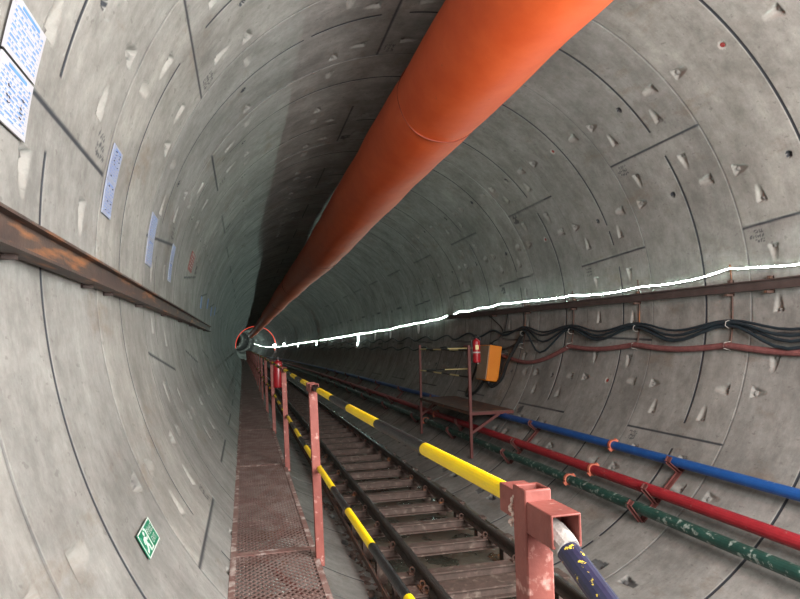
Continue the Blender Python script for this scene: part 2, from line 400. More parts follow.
# mud and standing water in the invert
mb = MB(); vm = -2.765; hw = math.sqrt(R*R-vm*vm)+.01
zs = frange(-6, 110, 1.0)
mb.add([W(s*hw, vm, z) for z in zs for s in (-1, -.33, .33, 1)], [(k*4+i, k*4+i+1, k*4+i+5, k*4+i+4) for k in range(len(zs)-1) for i in range(3)])
tag(mb.build('invert_mud', M['mud'], loc=W(0,vm,3)), 'wet brown mud and puddles lying between the track rails', 'mud', kind='stuff')
# clods of spoil along the left rail
mb = MB()
for i in range(150):
    z = 3.6+abs(random.gauss(0, 2.2)); u = -1.0+random.gauss(0, .06); s = random.uniform(.012, .042)
    vv = -math.sqrt(R*R-u*u)+s*.3; c = W(u, vv, z); pr = []
    mb.lathe(c-Vector((0,0,s*.6)), (random.uniform(-.4,.4), random.uniform(-.4,.4), 1), [(s*.5,0),(s*random.uniform(.8,1.2),s*.35),(s*random.uniform(.6,.9),s*.8),(s*.2,s*1.1)], n=6)
tag(mb.build('spoil_clods', M['sleeper'], loc=W(-1,-2.7,4), smooth=False), 'lumps of brown spoil scattered beside the left rail', 'rubble', kind='stuff')

# ---------------------------------------------------------------- railway track
TC = -.235; RH = .4725; VT = -2.33
trk = thing('railway_track', 'narrow gauge steel railway track on rusty sleepers along the tunnel invert', 'railway track', W(TC,-2.6,3.3))
def railprof(c):
    p = [(.0,.0),(.022,-.003),(.0255,-.012),(.024,-.028),(.008,-.036),(.007,-.082),(.046,-.098),(.046,-.107)]
    return [(c+a, VT+b) for a, b in p[1:]]+[(c-a, VT+b) for a, b in p[:0:-1]]
zr = frange(-2, 60, 2.)+frange(62, 110, 4.)
for c in (TC-RH, TC+RH):
    m_ = MB(); m_.prof(railprof(c)[::-1], zr)
    r_ = m_.build('rail', M['rail'], trk)
    h_ = MB(); h_.prof([(c-.017, VT-.001), (c-.014, VT+.0015), (c+.014, VT+.0015), (c+.017, VT-.001)], zr); h_.build('running_surface', M['railhead'], r_)
def sleeper_mb(z):
    m_ = MB(); a, b = TC-.70, TC+.70; t = VT-.107; w = .055
    m_.box(a, b, t-.012, t, z-w, z+w); m_.box(a, b, t-.085, t-.012, z-.006, z+.006); m_.box(a, b, t-.097, t-.085, z-w, z+w)
    for s in (-1, 1):
        u0 = TC+s*.64; vb = -math.sqrt(R*R-u0*u0)+.012
        m_.box(u0-.05, u0+.05, vb, t-.097, z-.05, z+.05)
    return m_
def clip(z, c, s, par):
    m_ = MB(); t = VT-.107
    pts = [W(c+s*(.05+.018*math.sin(g)), t+.028+.024*math.cos(g), z+.012*math.sin(g)) for g in [2*PI*i/10 for i in range(11)]]
    m_.tube(pts, .0075, 6); m_.box(c+s*.035 if s>0 else c-.085, c+.085 if s>0 else c-.035, t, t+.014, z-.03, z+.03)
    m_.build('rail_clip', M['rust'], par)
sz_ = [3.28, 3.95, 4.62, 4.72] + [5.02+.68*k for k in range(84)]
for i, z in enumerate(sz_):
    s = sleeper_mb(z).build('sleeper', M['sleeper'], trk, smooth=False)
    if i < 18:
        for c in (TC-RH, TC+RH):
            for sd in (-1, 1): clip(z, c, sd, s)
m_ = MB()
for k in range(84, 140):
    z = 5.02+.68*k; m_.box(TC-.7, TC+.7, VT-.2, VT-.107, z-.055, z+.055)
tag(m_.build('far_sleepers', M['sleeper'], trk, smooth=False), kind='stuff')
m_ = MB()
m_.prof([(-1.01,-2.60),(-.965,-2.60),(-.965,-2.592),(-1.002,-2.592),(-1.002,-2.545),(-1.01,-2.545)], zr); m_.build('edge_angle', M['rust'], trk)

# ---------------------------------------------------------------- mesh walkway along the left wall
VW = -1.871; UL, UR = -2.216, -1.662
def walkway_mesh(z0, Ln):
    f = MB(); g = MB(); t = .03
    for u in (UL, UR-.035): f.box(u, u+.035, VW-.045, VW+.003, z0, z0+Ln)
    n = 4
    for k in range(n+1):
        z = z0+.0175+(Ln-.035)*k/n; f.box(UL+.035, UR-.035, VW-.045, VW+.004 if k in (0, n) else VW-.005, z-.0175, z+.0175)
    d = MB()
    for k in range(n):
        a = z0+(Ln)*k/n+.03; b = z0+Ln*(k+1)/n-.03; s = 1
        p, q = Vector(W(UL+.20, VW-.03, a)), Vector(W(UR-.14, VW-.03, b))
        if k % 2: p, q = Vector(W(UR-.14, VW-.03, a)), Vector(W(UL+.20, VW-.03, b))
        dr = (q-p).normalized(); sd = dr.cross(Vector((0,0,1))).normalized()
        d.obox((p+q)/2, (q-p)/2, sd*.018, Vector((0,0,.012)))
    NC = 12; cu, cz = (UR-UL)/NC, .056; w = .0058; h = .004      # expanded-metal diamonds
    nzc = int(Ln/cz)
    def strand(p, q):
        dr = (q-p).normalized(); sd = dr.cross(Vector((0,0,1)))*w; k = Vector((0,0,h))
        g.add([p-sd, p+sd, q+sd, q-sd, p-sd-k, p+sd-k, q+sd-k, q-sd-k], [(0,1,2,3)[::-1], (1,5,6,2), (4,0,3,7)])
    for j in range(nzc):
        for i in range(NC):
            u = UL+cu*i; z = z0+cz*j
            c = [W(u+cu/2, VW, z), W(u+cu, VW, z+cz/2), W(u+cu/2, VW, z+cz), W(u, VW, z+cz/2)]
            for a, b in ((0,1),(1,2),(2,3),(3,0)): strand(c[a], c[b])
    return f, g, d
zstart = 1.2; PL = 3.0
f, g, d = walkway_mesh(zstart, PL)
w0 = thing('walkway_panel', 'dusty red mesh walkway panel nearest the camera, at the bottom edge of the photo', 'walkway', W((UL+UR)/2, VW-.05, zstart), 'mesh walkway panels along the left wall')
f.build('frame', M['meshframe'], w0, smooth=False); g.build('mesh_deck', M['mesh'], w0, smooth=False); d.build('diagonal_brace', M['redpost'], w0, smooth=False)
def leg_pair(z, par):
    b = MB()
    for zz in (z,):
        b.box(UL+.02, UR-.01, VW-.1, VW-.046, zz-.025, zz+.025)
        vb = -math.sqrt(R*R-(UR+.04)**2)
        b.hexa([W(UR-.05,VW-.1,zz-.02), W(UR-.01,VW-.1,zz-.02), W(UR-.01,VW-.1,zz+.02), W(UR-.05,VW-.1,zz+.02),
                W(UL+.29,-2.24,zz-.02), W(UL+.33,-2.27,zz-.02), W(UL+.33,-2.27,zz+.02), W(UL+.29,-2.24,zz+.02)][4:]+
               [W(UR-.05,VW-.1,zz-.02), W(UR-.01,VW-.1,zz-.02), W(UR-.01,VW-.1,zz+.02), W(UR-.05,VW-.1,zz+.02)])
    b.build('support_bracket', M['rust'], par, smooth=False)
leg_pair(zstart+.6, w0); leg_pair(zstart+2.4, w0)
NWP = 29
for k in range(1, NWP):
    z = zstart+PL*k; dd = W(0,0,z)-W(0,0,zstart)
    lab = 'dusty red mesh walkway panel, '+ORD[k]+' one up from the bottom edge'
    copy_thing(w0, dd, lab)

# ---------------------------------------------------------------- guard railing
gr = thing('guard_railing', 'red post guard railing with yellow and black bars beside the mesh walkway', 'railing', W(-1.66, VW, 1.02))
PZ = [1.0, 4.0]+[7.0+3.0*k for k in range(20)]
VB, VMID = -.775, -1.30; UB = -1.66
def square_tube(m_, c, ax, ay, az, wall=.006, open_end=1):   # hollow square tube along az (half vector), open at the +az end
    c = Vector(c); ax=Vector(ax); ay=Vector(ay); az=Vector(az); ka = 1-wall/ax.length; kb = 1-wall/ay.length
    o = [c+sa*ax+sb*ay for sa, sb in ((-1,-1),(1,-1),(1,1),(-1,1))]; i = [c+sa*ax*ka+sb*ay*kb for sa, sb in ((-1,-1),(1,-1),(1,1),(-1,1))]
    vs = [p-az for p in o]+[p+az for p in o]+[p+az for p in i]+[p-az*.2 for p in i]
    fs = [(3,2,1,0)]+[(k,(k+1)%4,4+(k+1)%4,4+k) for k in range(4)]+[(4+k,4+(k+1)%4,8+(k+1)%4,8+k) for k in range(4)]+[(8+k,8+(k+1)%4,12+(k+1)%4,12+k) for k in range(4)]+[(12,13,14,15)]
    m_.add(vs, fs)
for i, z in enumerate(PZ):
    ut = -1.632 if i == 0 else -1.695; ub = -1.628 if i == 0 else -1.652
    m_ = MB(); h = .0255 if i == 0 else .027
    top = W(ut, -.752, z); bot = W(ub, VW-.05 if i else -2.39, z); az = (top-bot)/2
    square_tube(m_, (top+bot)/2, Vector((h,0,0)), Vector((0,h,0)), az)
    p = m_.build('post', M['redpost'], gr, bevel=.004)
    b = MB()
    for zz, sg in ((z+(.079 if i == 0 else .065), 1), (z-(.065 if i == 0 else .065), -1)):
        b = MB(); first = i == 0; uu = (-1.612 if sg > 0 else -1.628) if first else ut-.004*sg; vv = -.799 if first else VB
        square_tube(b, W(uu, vv, zz), Vector((.027,0,0)), Vector((0,0,.027)), Vector((0,(.047 if first else .035)*sg,0)), wall=.004)
        b.build('bar_socket', M['redpost'], p, bevel=.003)
    b = MB()
    b = MB(); b.obox(W(ut+.03, VMID, z+.03), (.012,0,0), (0,.035,0), (0,0,.03)); b.build('bar_lug', M['redpost'], p, smooth=False)
    if i == 0:
        b = MB()
        for k in range(0):
            q = W(ut-h-.003+random.uniform(-.004,.004), VB+.035-.07*k/13, z+h+random.uniform(-.01,.012)); s = random.uniform(.006,.010)
            b.lathe(q-Vector((0,0,s)), (0,0,1), [(s*.5,0),(s,s*.7),(s*.9,s*1.3),(s*.3,s*2)], n=7)
        for k in range(11):
            q = W(ut-h-.001+random.uniform(-.002,.003), -.799+.026-.052*k/10, z+h+random.uniform(-.004,.006)); s = random.uniform(.003,.0055)
            b.lathe(q-Vector((0,0,s)), (0,0,1), [(s*.5,0),(s,s*.7),(s*.9,s*1.3),(s*.3,s*2)], n=7)
        b.build('weld_bead', M['weld'], p)
def striped(za, ua, va, zb, ub, vb, first, brk, name):
    zs = [za]+[z for z in brk if za < z < zb]+[zb]; path = []; mats = []
    for k in range(len(zs)-1):
        for q in range(4 if k else 4):
            t = (zs[k]+(zs[k+1]-zs[k])*q/4-za)/(zb-za); path.append(W(ua+(ub-ua)*t, va+(vb-va)*t-.008*math.sin(PI*t), za+(zb-za)*t)); mats.append((first+k) % 2)
    path.append(W(ub, vb, zb))
    m_ = MB(); m_.tube(path, .018, 16, mats=mats); m_.build(name, [M['yellow'], M['blackpaint']], gr)
for i in range(len(PZ)-1):
    a, b = PZ[i], PZ[i+1]; ua = -1.614 if i == 0 else -1.69; va = -.797 if i == 0 else VB
    br = [1.665, 2.228, 2.78, 3.25, 3.72] if i == 0 else [a+.2+.53*k for k in range(6)]
    striped(a+(.10 if i == 0 else .05), ua, va, b-.03, -1.69, VB, 0 if i == 0 else 1, br, 'top_bar')
    br = [1.42, 1.9, 2.42, 2.95, 3.41] if i == 0 else [a+.35+.5*k for k in range(6)]
    striped(a+.03, -1.612 if i == 0 else -1.655, VMID, b+.06, -1.655, VMID, 1, br, 'middle_bar')
# the loose pipe stuffed in the near socket
m_ = MB(); p0 = W(-1.630, -.812, .945); p1 = W(-1.628, -.825, .895); dirn = Vector((.03, -.80, -.36)).normalized()
path = [p0, p0.lerp(p1, .6), p1+dirn*.02]; L_ = 1.15
path += [p1+dirn*(L_*k/8) for k in range(1, 9)]
m_.tube(path, .019, 16)
lp = thing('loose_handrail_pipe', 'dark blue handrail pipe with yellow paint specks hanging from the nearest red post', 'pipe', path[-1])
m_.build('pipe', M['speckled'], lp)
m_ = MB(); q = [p0.lerp(path[3], t) for t in (-.05, .12, .22)]
m_.tube([W(-1.631,-.805,.95), W(-1.630,-.813,.92), W(-1.629,-.820,.903), W(-1.628,-.828,.885)], [.018,.022,.023,.0205], 12)
tag(m_.build('cement_lump', M['cement'], lp), 'pale dried cement around the pipe end')

# ---------------------------------------------------------------- ventilation duct
UD, VD, RD = -.03, 2.18, .5
du = thing('ventilation_duct', 'large orange cloth ventilation duct hung under the tunnel crown', 'duct', W(UD, VD-RD, 6.1))
m_ = MB(); zs = frange(-5.5, 40, .35)+frange(41, 112, 1.0); n = 48; vs = []
duct_sag = lambda z: .14*math.exp(-((z-16)/4.5)**2)+.05*math.exp(-((z-28)/3.)**2)+.35*max(0, (z-85)/27)**2
SEAMS = [-3.9+10*k for k in range(11)]
for z in zs:
    ds = min(abs(z-s) for s in SEAMS); pin = .014*math.exp(-(ds/.12)**2)
    k = .02*math.sin(z*1.15)+.014*math.sin(z*2.3+1); cx = UD+.03*math.sin(z*.35)*min(1, max(0, (z-8)/10)); cv = VD-duct_sag(z)
    for i in range(n):
        g = 2*PI*i/n; rr = RD-pin+.006*math.sin(3*g+z*1.7)+.004*math.sin(7*g+z*4.1)+.003*math.sin(2*g-z*2.9)
        vs.append(W(cx+rr*math.cos(g), cv+rr*math.sin(g), z))
fs = [(k*n+i, k*n+(i+1)%n, (k+1)*n+(i+1)%n, (k+1)*n+i) for k in range(len(zs)-1) for i in range(n)]
m_.add(vs, fs); m_.build('duct_skin', M['duct'], du)
for s in SEAMS:
    b = MB(); b.tube([W(UD+(RD-.009)*math.cos(g), VD-duct_sag(s)+(RD-.009)*math.sin(g), s+.012*math.sin(g*5)) for g in [2*PI*i/48 for i in range(49)]], .009, 8, caps=False)
    b.build('joint_seam', M['ductseam'], du)
for k in range(36):
    z = -4+2.6*k; b = MB(); b.tube([W(UD, VD+RD-.01-duct_sag(z), z), W(UD, R+.02, z)], .006, 6); b.build('hanger_wire', M['beam2'], du)

# ---------------------------------------------------------------- steel beams on the walls
def ibeam(sgn, u_wall, vc, z0, z1, h, fl, matl, name, label, vfun=None, step=.5):
    root = thing(name, label, 'beam', W(sgn*(u_wall), (vfun(z0) if vfun else vc)-h/2, z0)); th = .011
    a = u_wall; b = u_wall-fl; mid = (a+b)/2
    def q(z):
        c = vfun(z) if vfun else vc
        P_ = [(a,c-h/2),(a,c-h/2+th),(mid+.005,c-h/2+th),(mid+.005,c+h/2-th),(a,c+h/2-th),(a,c+h/2),(b,c+h/2),(b,c+h/2-th),(mid-.005,c+h/2-th),(mid-.005,c-h/2+th),(b,c-h/2+th),(b,c-h/2)]
        P_ = [(sgn*x, y) for x, y in P_]
        return P_ if sgn > 0 else P_[::-1]
    m_ = MB(); m_.prof(None, frange(z0, z1, step), f=q) if False else None
    zs = frange(z0, z1, step); n = 12; vs = [W(x, y, z) for z in zs for x, y in q(z)]
    fs = [(k*n+i, k*n+(i+1)%n, (k+1)*n+(i+1)%n, (k+1)*n+i) for k in range(len(zs)-1) for i in range(n)]
    fs += [tuple(range(n)), tuple((len(zs)-1)*n+i for i in range(n))]
    m_.add(vs, fs); m_.build('beam_section', matl, root, smooth=False)
    return root
lb = ibeam(-1, 2.875, -.128, -3.0, 13.4, .112, .075, M['beam'], 'steel_beam', 'long rusty brown steel beam fixed along the left tunnel wall')
for z in (.66, 2.18, 3.2, 3.66, 4.68, 6.05, 7.6, 9.1, 10.6, 12.1):
    b = MB(); b.box(-2.893, -2.845, -.2, -.185, z-.014, z+.014); b.box(-2.897, -2.886, -.2, -.06, z-.014, z+.014)
    b.build('wall_bracket', M['beam2'], lb, smooth=False)
rb = ibeam(1, 2.87, 0, -3.0, 14.3, .10, .075, M['beam2'], 'steel_beam', 'long dull brown steel beam fixed along the right wall under the light strip', vfun=lambda z: .005+.012*(z-4.4))
for z in (.7, 2.2, 4.75, 5.25, 6.8, 8.35, 9.9, 11.4, 12.9):
    c = .005+.012*(z-4.4); b = MB(); b.box(2.80, 2.893, c-.085, c-.06, z-.02, z+.02); b.box(2.85, 2.897, c+.058, c+.085, z-.02, z+.02); b.box(2.878, 2.895, c-.085, c+.085, z-.02, z+.02)
    b.build('wall_bracket', M['rust'], rb, smooth=False)

# ---------------------------------------------------------------- light strip
SV = [(-6,.2),(.6,.18),(2.2,.2),(3.7,.2),(4.41,.16),(4.85,.19),(5.23,.225),(5.67,.17),(6.25,.155),(6.73,.175),(7.17,.15),(7.64,.15),(8.4,.195),(8.9,.19),(9.83,.215),(11.14,.25),(11.6,.215),(12.21,.22),(13.47,.215),(14.4,.15),(15,.12),(17.4,.09),(19.2,.04),(22.3,-.02),(26.8,-.04),(32,-.09),(41,-.16),(56,-.2),(70,-.28)]
def strip_v(z):
    if z >= 70: return -.28
    for (a, va), (b, vb) in zip(SV, SV[1:]):
        if a <= z <= b:
            t = (z-a)/(b-a); return va+(vb-va)*t-.012*min(1, (b-a)/1.5)*math.sin(PI*t)
tp = MB(); bk = MB(); ring_f = []; ring_b = []
zs = frange(-5.5, 16, .2)+frange(16.5, 80, .9)+frange(82, 163, 3)
for z in zs:
    v = strip_v(z)+(.012*math.sin(z*5.3) if 12 < z < 60 else 0); u = math.sqrt((R-.045)**2-v*v)
    sx_, sy_ = math.sin(rad(20))*.0072, math.cos(rad(20))*.0072; q = [W(u-.002-sx_, v-sy_, z), W(u-.002+sx_, v+sy_, z)]
    ring_f.append(q); ring_b.append([W(u-.001-sx_, v-sy_, z), W(u+.012, v-sy_-.004, z), W(u+.012, v+sy_, z), W(u-.001+sx_, v+sy_, z)])
tp.add([p for r_ in ring_f for p in r_], [(k*2, k*2+1, k*2+3, k*2+2) for k in range(len(zs)-1)])
bk.add([p for r_ in ring_b for p in r_], [(k*4+i, k*4+(i+1)%4, k*4+4+(i+1)%4, k*4+4+i) for k in range(len(zs)-1) for i in range(4)])
ls = thing('light_strip', 'glowing white light strip running along the right tunnel wall', 'light strip', ring_b[0][0])
bk.build('backing_tape', M['white'], ls, smooth=False); tp.build('glowing_tape', M['led'], ls, smooth=False)
lab = {14.2:'white strip connector hanging where the light strip steps down above the railed platform'}
for i, z in enumerate((17.0, 20.5, 23.0, 26.6, 31.0, 36.0, 42.0, 56.0)):
    v = strip_v(z); b = MB(); h = .5 if abs(z-26.6) < .1 else .3
    u = math.sqrt((R-.02)**2-(v-.1)**2)
    path = [W(u-.02, v, z-.05), W(u-.01, v-h*.7, z-.04), W(math.sqrt((R-.03)**2-(v-h)**2), v-h, z+.02), W(u-.01, v-h*.6, z+.08), W(u-.02, v, z+.08)]
    b.tube(path, .02, 8)
    lit = z in (26.6, 42.0, 56.0); tag(b.build('strip_lead', M['ledcoil'] if lit else M['white'], loc=path[2]), ('glowing' if lit else 'white')+' looped lead hanging below the light strip, '+ORD[i]+' one beyond the platform', 'lead', 'white leads hanging from the light strip')
# red rope light on one ring far down the tunnel, with a lamp beside it
b = MB(); b.tube([on(t, 91, R-.05) for t in range(-96, 108, 4)], .04, 6)
tag(b.build('rope_light', M['redled'], loc=on(-96, 91)), 'thin red glowing rope light arching round the tunnel near its far end', 'rope light')
for zl, s, lb_ in ((90.5, .30, 'bright white lamp on the right wall beside the red rope light'), (72.0, .12, 'small white lamp on the right wall between the red rope light and the track extinguisher')):
    c = on(91.5, zl, R-.2); t = thing('wall_lamp', lb_, 'lamp', on(91.5, zl, R-.02))
    b = MB(); b.lathe(c-Vector((0,0,s*.9)), (0,0,1), [(s*.3,0),(s*.75,s*.3),(s*.95,s*.8),(s*.75,s*1.4),(s*.3,s*1.8)], 14); b.build('lamp_globe', M['lampglass'], t)
    b = MB(); b.tube([c, on(91.5, zl, R)], .03, 8); b.build('lamp_arm', M['blackplastic'], t)

# ---------------------------------------------------------------- cables, hose and their hangers on the right wall
HZ = [2.2, 3.7, 5.25, 6.80, 8.42, 10.1]
def wallu(v, off): return math.sqrt((R-off)**2-v*v)
rise = lambda z: .017*(min(z, 10.1)-5.25)-(.02*(z-10.1) if z > 10.1 and z < 14 else (.078 if z >= 14 else 0))
def swag(hooks, vh, sag, off, extra=None, wob=0.):
    pts = []
    for (a, b) in zip(hooks, hooks[1:]):
        s = sag(a, b) if callable(sag) else sag
        for k in range(10):
            t = k/10; z = a+(b-a)*t; v = vh+rise(z)-s*(.5-.5*math.cos(2*PI*t)); pts.append(W(wallu(v, off+.03*math.sin(PI*t)), v, z))
    v = vh+rise(hooks[-1]); pts.append(W(wallu(v, off), v, hooks[-1])); return pts
labels = ['topmost black cable of the swagging bundle on the right wall, hanging flattest', 'second black cable from the top in the swagging bundle on the right wall',
          'third black cable from the top in the swagging bundle on the right wall', 'lowest, deepest hanging black cable of the bundle on the right wall']
sags = [.10, .14, .175, .225]
for i in range(4):
    hk = [.7]+HZ; vh = -.325-.018*i
    def sg(a, b, i=i):
        q = sags[i]
        if a > 8 and i >= 2: q *= 1.75 if i == 3 else 1.3
        if 5 < a < 8 and i == 3: q = .17
        return q
    b = MB(); b.tube(swag(hk, vh, sg, .045+.022*(i % 2)), .0165 if i else .014, 8)
    tag(b.build('power_cable', M['cable'], loc=W(wallu(vh,.05), vh, .7)), labels[i], 'cable', 'cables swagging along the right wall')
# cables beyond the box
far = [10.1, 11.5, 12.9, 14.4, 16.2, 18, 20, 22, 24.5, 27, 30, 33, 37, 41, 46, 52, 60, 70, 80]
for i, (vh, s, r_, lb_) in enumerate(((-.33, .12, .02, 'upper wavy black cable on the dark wall beyond the orange box'), (-.62, .10, .02, 'lower wavy black cable on the dark wall beyond the orange box'))):
    b = MB(); b.tube(swag(far, vh, s, .04), r_, 7); tag(b.build('power_cable', M['cable'], loc=W(2.85, vh, 10.1)), lb_, 'cable')
def free(name, pts, r_, lb_, n=8, m_='cabledark', cat='cable'):
    q = []; P_ = [Vector(p) for p in pts]
    for i in range(len(P_)-1):
        a = P_[max(i-1,0)]; b = P_[i]; c = P_[i+1]; d_ = P_[min(i+2, len(P_)-1)]
        for k in range(6):
            t = k/6; q.append(.5*((2*b)+(c-a)*t+(2*a-5*b+4*c-d_)*t*t+(-a+3*b-3*c+d_)*t**3))
    q.append(P_[-1]); mb_ = MB(); mb_.tube(q, r_, n); return tag(mb_.build(name, M[m_], loc=q[-1]), lb_, cat)
free('power_cable', [W(2.83,-.36,10.1), W(2.78,-.55,10.25), W(2.66,-.9,10.45), W(2.60,-1.2,10.6), W(2.5,-1.36,10.8), W(2.46,-1.28,11.0)], .034, 'thick black cable dropping from the cable hook to the underside of the orange box')
free('power_cable', [W(2.8,-.4,12.1), W(2.77,-.8,12.1), W(2.62,-1.25,12.1), W(2.42,-1.58,12.0), W(2.36,-1.6,11.7), W(2.38,-1.47,11.3), W(2.44,-1.28,11.1)], .03, 'thick black cable hanging down behind the red wall extinguisher to the platform')
free('power_cable', [W(2.84,-.3,10.1), W(2.86,-.33,11.0), W(2.82,-.45,11.15), W(2.68,-.5,11.1), W(2.59,-.56,11.02)], .014, 'thin black cable entering the top of the orange box')
free('power_cable', [W(2.87,.1,11.9), W(2.88,-.2,11.2), W(2.86,-.34,11.0), W(2.88,-.1,10.9), W(2.87,.12,10.8)], .009, 'thin black wire looped down from the beam above the orange box', 6)
hz = HZ; pts = []
HV = {.7:-.6, 2.2:-.6, 3.7:-.62, 5.25:-.585, 6.8:-.575, 8.42:-.60, 10.6:-.80}
keys = sorted(HV)
for a, b_ in zip(keys, keys[1:]):
    s = .05 if a < 8 else .17
    for k in range(10):
        t = k/10; v = HV[a]+(HV[b_]-HV[a])*t-s*math.sin(PI*t)**1; pts.append(W(wallu(v, .05), v, a+(b_-a)*t))
for k in range(1, 9):
    z = 10.6+.3*k; v = -.80+.05*k*.5; pts.append(W(wallu(v, .05), v, z))
b = MB(); b.tube(pts, .034, 10); tag(b.build('hose', M['hose'], loc=pts[0]), 'dull red hose sagging along the right wall below the black cables', 'hose')
for i, z in enumerate(HZ[1:]):
    v = .26; c = thing('cable_hanger', 'thin brown cable hanger rod on the right wall, '+ORD[i]+' from the right edge', 'hanger', W(wallu(-.6,.02), -.6, z), 'cable hangers on the right wall')
    b = MB(); b.tube([W(wallu(v_, .012), v_, z) for v_ in (.27,.1,-.1,-.3,-.45,-.6)], .009, 6); b.build('rod', M['rust'], c)
    b = MB(); b.tube([W(wallu(-.31,.01), -.31, z), W(wallu(-.31,.1), -.335, z), W(wallu(-.36,.105), -.38, z), W(wallu(-.41,.06), -.405, z), W(wallu(-.41,.01), -.40, z)], .004, 6); b.build('cable_loop', M['tie'], c)
    b = MB(); b.tube([W(wallu(-.55,.01), -.545, z), W(wallu(-.56,.1), -.56, z), W(wallu(-.61,.1), -.615, z), W(wallu(-.63,.01), -.64, z)], .004, 6); b.build('hose_loop', M['tie'], c)

# ---------------------------------------------------------------- pipes on the lower right wall
def pipe(name, label, u, v, r_, matl, z0, z1, coup, flangez=()):
    root = thing(name, label, 'pipe', W(u, v-r_, z0)); b = MB(); b.tube([W(u, v, z) for z in frange(z0, 40, 2)+frange(42, z1, 4)], r_, 16); b.build('pipe_body', matl, root)
    for z in coup:
        b = MB(); b.tube([W(u,v,z-.022), W(u,v,z-.02), W(u,v,z+.02), W(u,v,z+.022)], [r_+.004, r_+.013, r_+.013, r_+.004], 18)
        d_ = Vector((-u, 0, -v)).normalized(); s_ = Vector((d_.z, 0, -d_.x))
        for sg in (-1, 1): b.obox(W(u,v,z)+s_*sg*(r_+.018), s_*.014, (0,.016,0), d_*.022)
        b.build('coupling', M['clamp'], root)
    return root
BL = (2.150, -1.765, .050); RE = (1.856, -2.028, .057); GR = (1.680, -2.182, .055)
pipe('steel_pipe', 'blue steel pipe, highest of the three on the lower right wall', *BL, M['blue'], -3, 100, (.4, 6.42, 12.4))
pipe('steel_pipe', 'red steel pipe between the blue and the green pipe on the right wall', *RE, M['redpipe'], -3, 100, (.4, 6.4, 12.4))
pipe('steel_pipe', 'worn dark green steel pipe, lowest of the three on the right wall', *GR, M['green'], -3, 100, (.6, 6.65, 12.6))
def bracket(z, label):
    t = thing('pipe_bracket', label, 'bracket', on(128, z, R-.005), 'pipe brackets on the right wall')
    m_ = MB()
    # angle iron following the wall with an upstand arm under each pipe
    def pt(a, r_): return W(r_*math.sin(rad(a)), r_*math.cos(rad(a)), z)
    def bar(p, q, w, mm):
        dr = (q-p); n_ = dr.normalized().cross(Vector((0,1,0))); mm.obox((p+q)/2, dr/2, Vector((0,w,0)), n_*.005); mm.obox((p+q)/2+Vector((0,w,0)), dr/2, Vector((0,.005,0)), n_*.02)
    bar(pt(129, R-.012), pt(143.5, R-.012), .028, m_); m_.build('back_plate', M['bracket'], t, smooth=False)
    for (u, v, r_) in (BL, RE, GR):
        a = math.degrees(math.atan2(u, v)); rr = math.hypot(u, v); da = math.degrees((r_+.008)/rr)
        mm = MB(); bar(pt(a+da, R-.02), pt(a+da, rr-r_-.03), .026, mm); bar(pt(a+da, rr-r_-.03), pt(a+da-1.2, rr-r_-.04), .026, mm); mm.build('arm', M['bracket'], t, smooth=False)
for i, z in enumerate((5.33, 8.4, 10.9, 13.4, 16.4, 19.4, 22.4, 25.4, 28.4, 31.4)):
    bracket(z, 'maroon angle bracket under the right-hand pipes, '+ORD[i]+' from the right edge')

# ---------------------------------------------------------------- refuge platform with its rails
PA, PB = 9.5, 12.4; PV = -1.665; PU = 1.53
pf = thing('refuge_platform', 'brown steel refuge platform with thin rails on the right side above the pipes', 'platform', W(PU, -2.22, PA))
m_ = MB(); m_.box(PU-.03, 2.31, PV-.012, PV, PA, PB, n=2); m_.box(PU-.03, PU-.02, PV-.05, PV, PA, PB, n=2); m_.build('deck_plate', M['rust'], pf, smooth=False)
for z, top in ((PA, -.56), (PB, -.545)):
    vb = -math.sqrt((R-.03)**2-PU**2); m_ = MB(); m_.box(PU-.022, PU+.022, vb, top, z-.022, z+.022); m_.build('post', M['bracket'], pf, smooth=False)
    m_ = MB(); m_.box(PU+.02, 2.31, PV-.06, PV-.012, z-.015, z+.015); m_.build('cross_bearer', M['bracket'], pf, smooth=False)
    m_ = MB(); p, q = W(PU+.01, -2.02, z), W(2.05, PV-.05, z); dr = q-p; n_ = dr.normalized().cross(Vector((0,1,0))); m_.obox((p+q)/2, dr/2, (0,.014,0), n_*.022); m_.build('diagonal_brace', M['bracket'], pf, smooth=False)
for v, nm in ((-.64, 'top_bar'), (-1.09, 'middle_bar')):
    for ua, za, ub, zb in ((PU, PA, PU, PB), (PU, PB, wallu(v, .05), PB)):
        n = max(1, int(math.hypot(ub-ua, zb-za)/.45)); path = [W(ua+(ub-ua)*k/n, v, za+(zb-za)*k/n) for k in range(n+1)]
        m_ = MB(); m_.tube(path, .014, 8, mats=[k % 2 for k in range(n)]); m_.build(nm, [M['blackpaint'], M['extlabel']], pf)

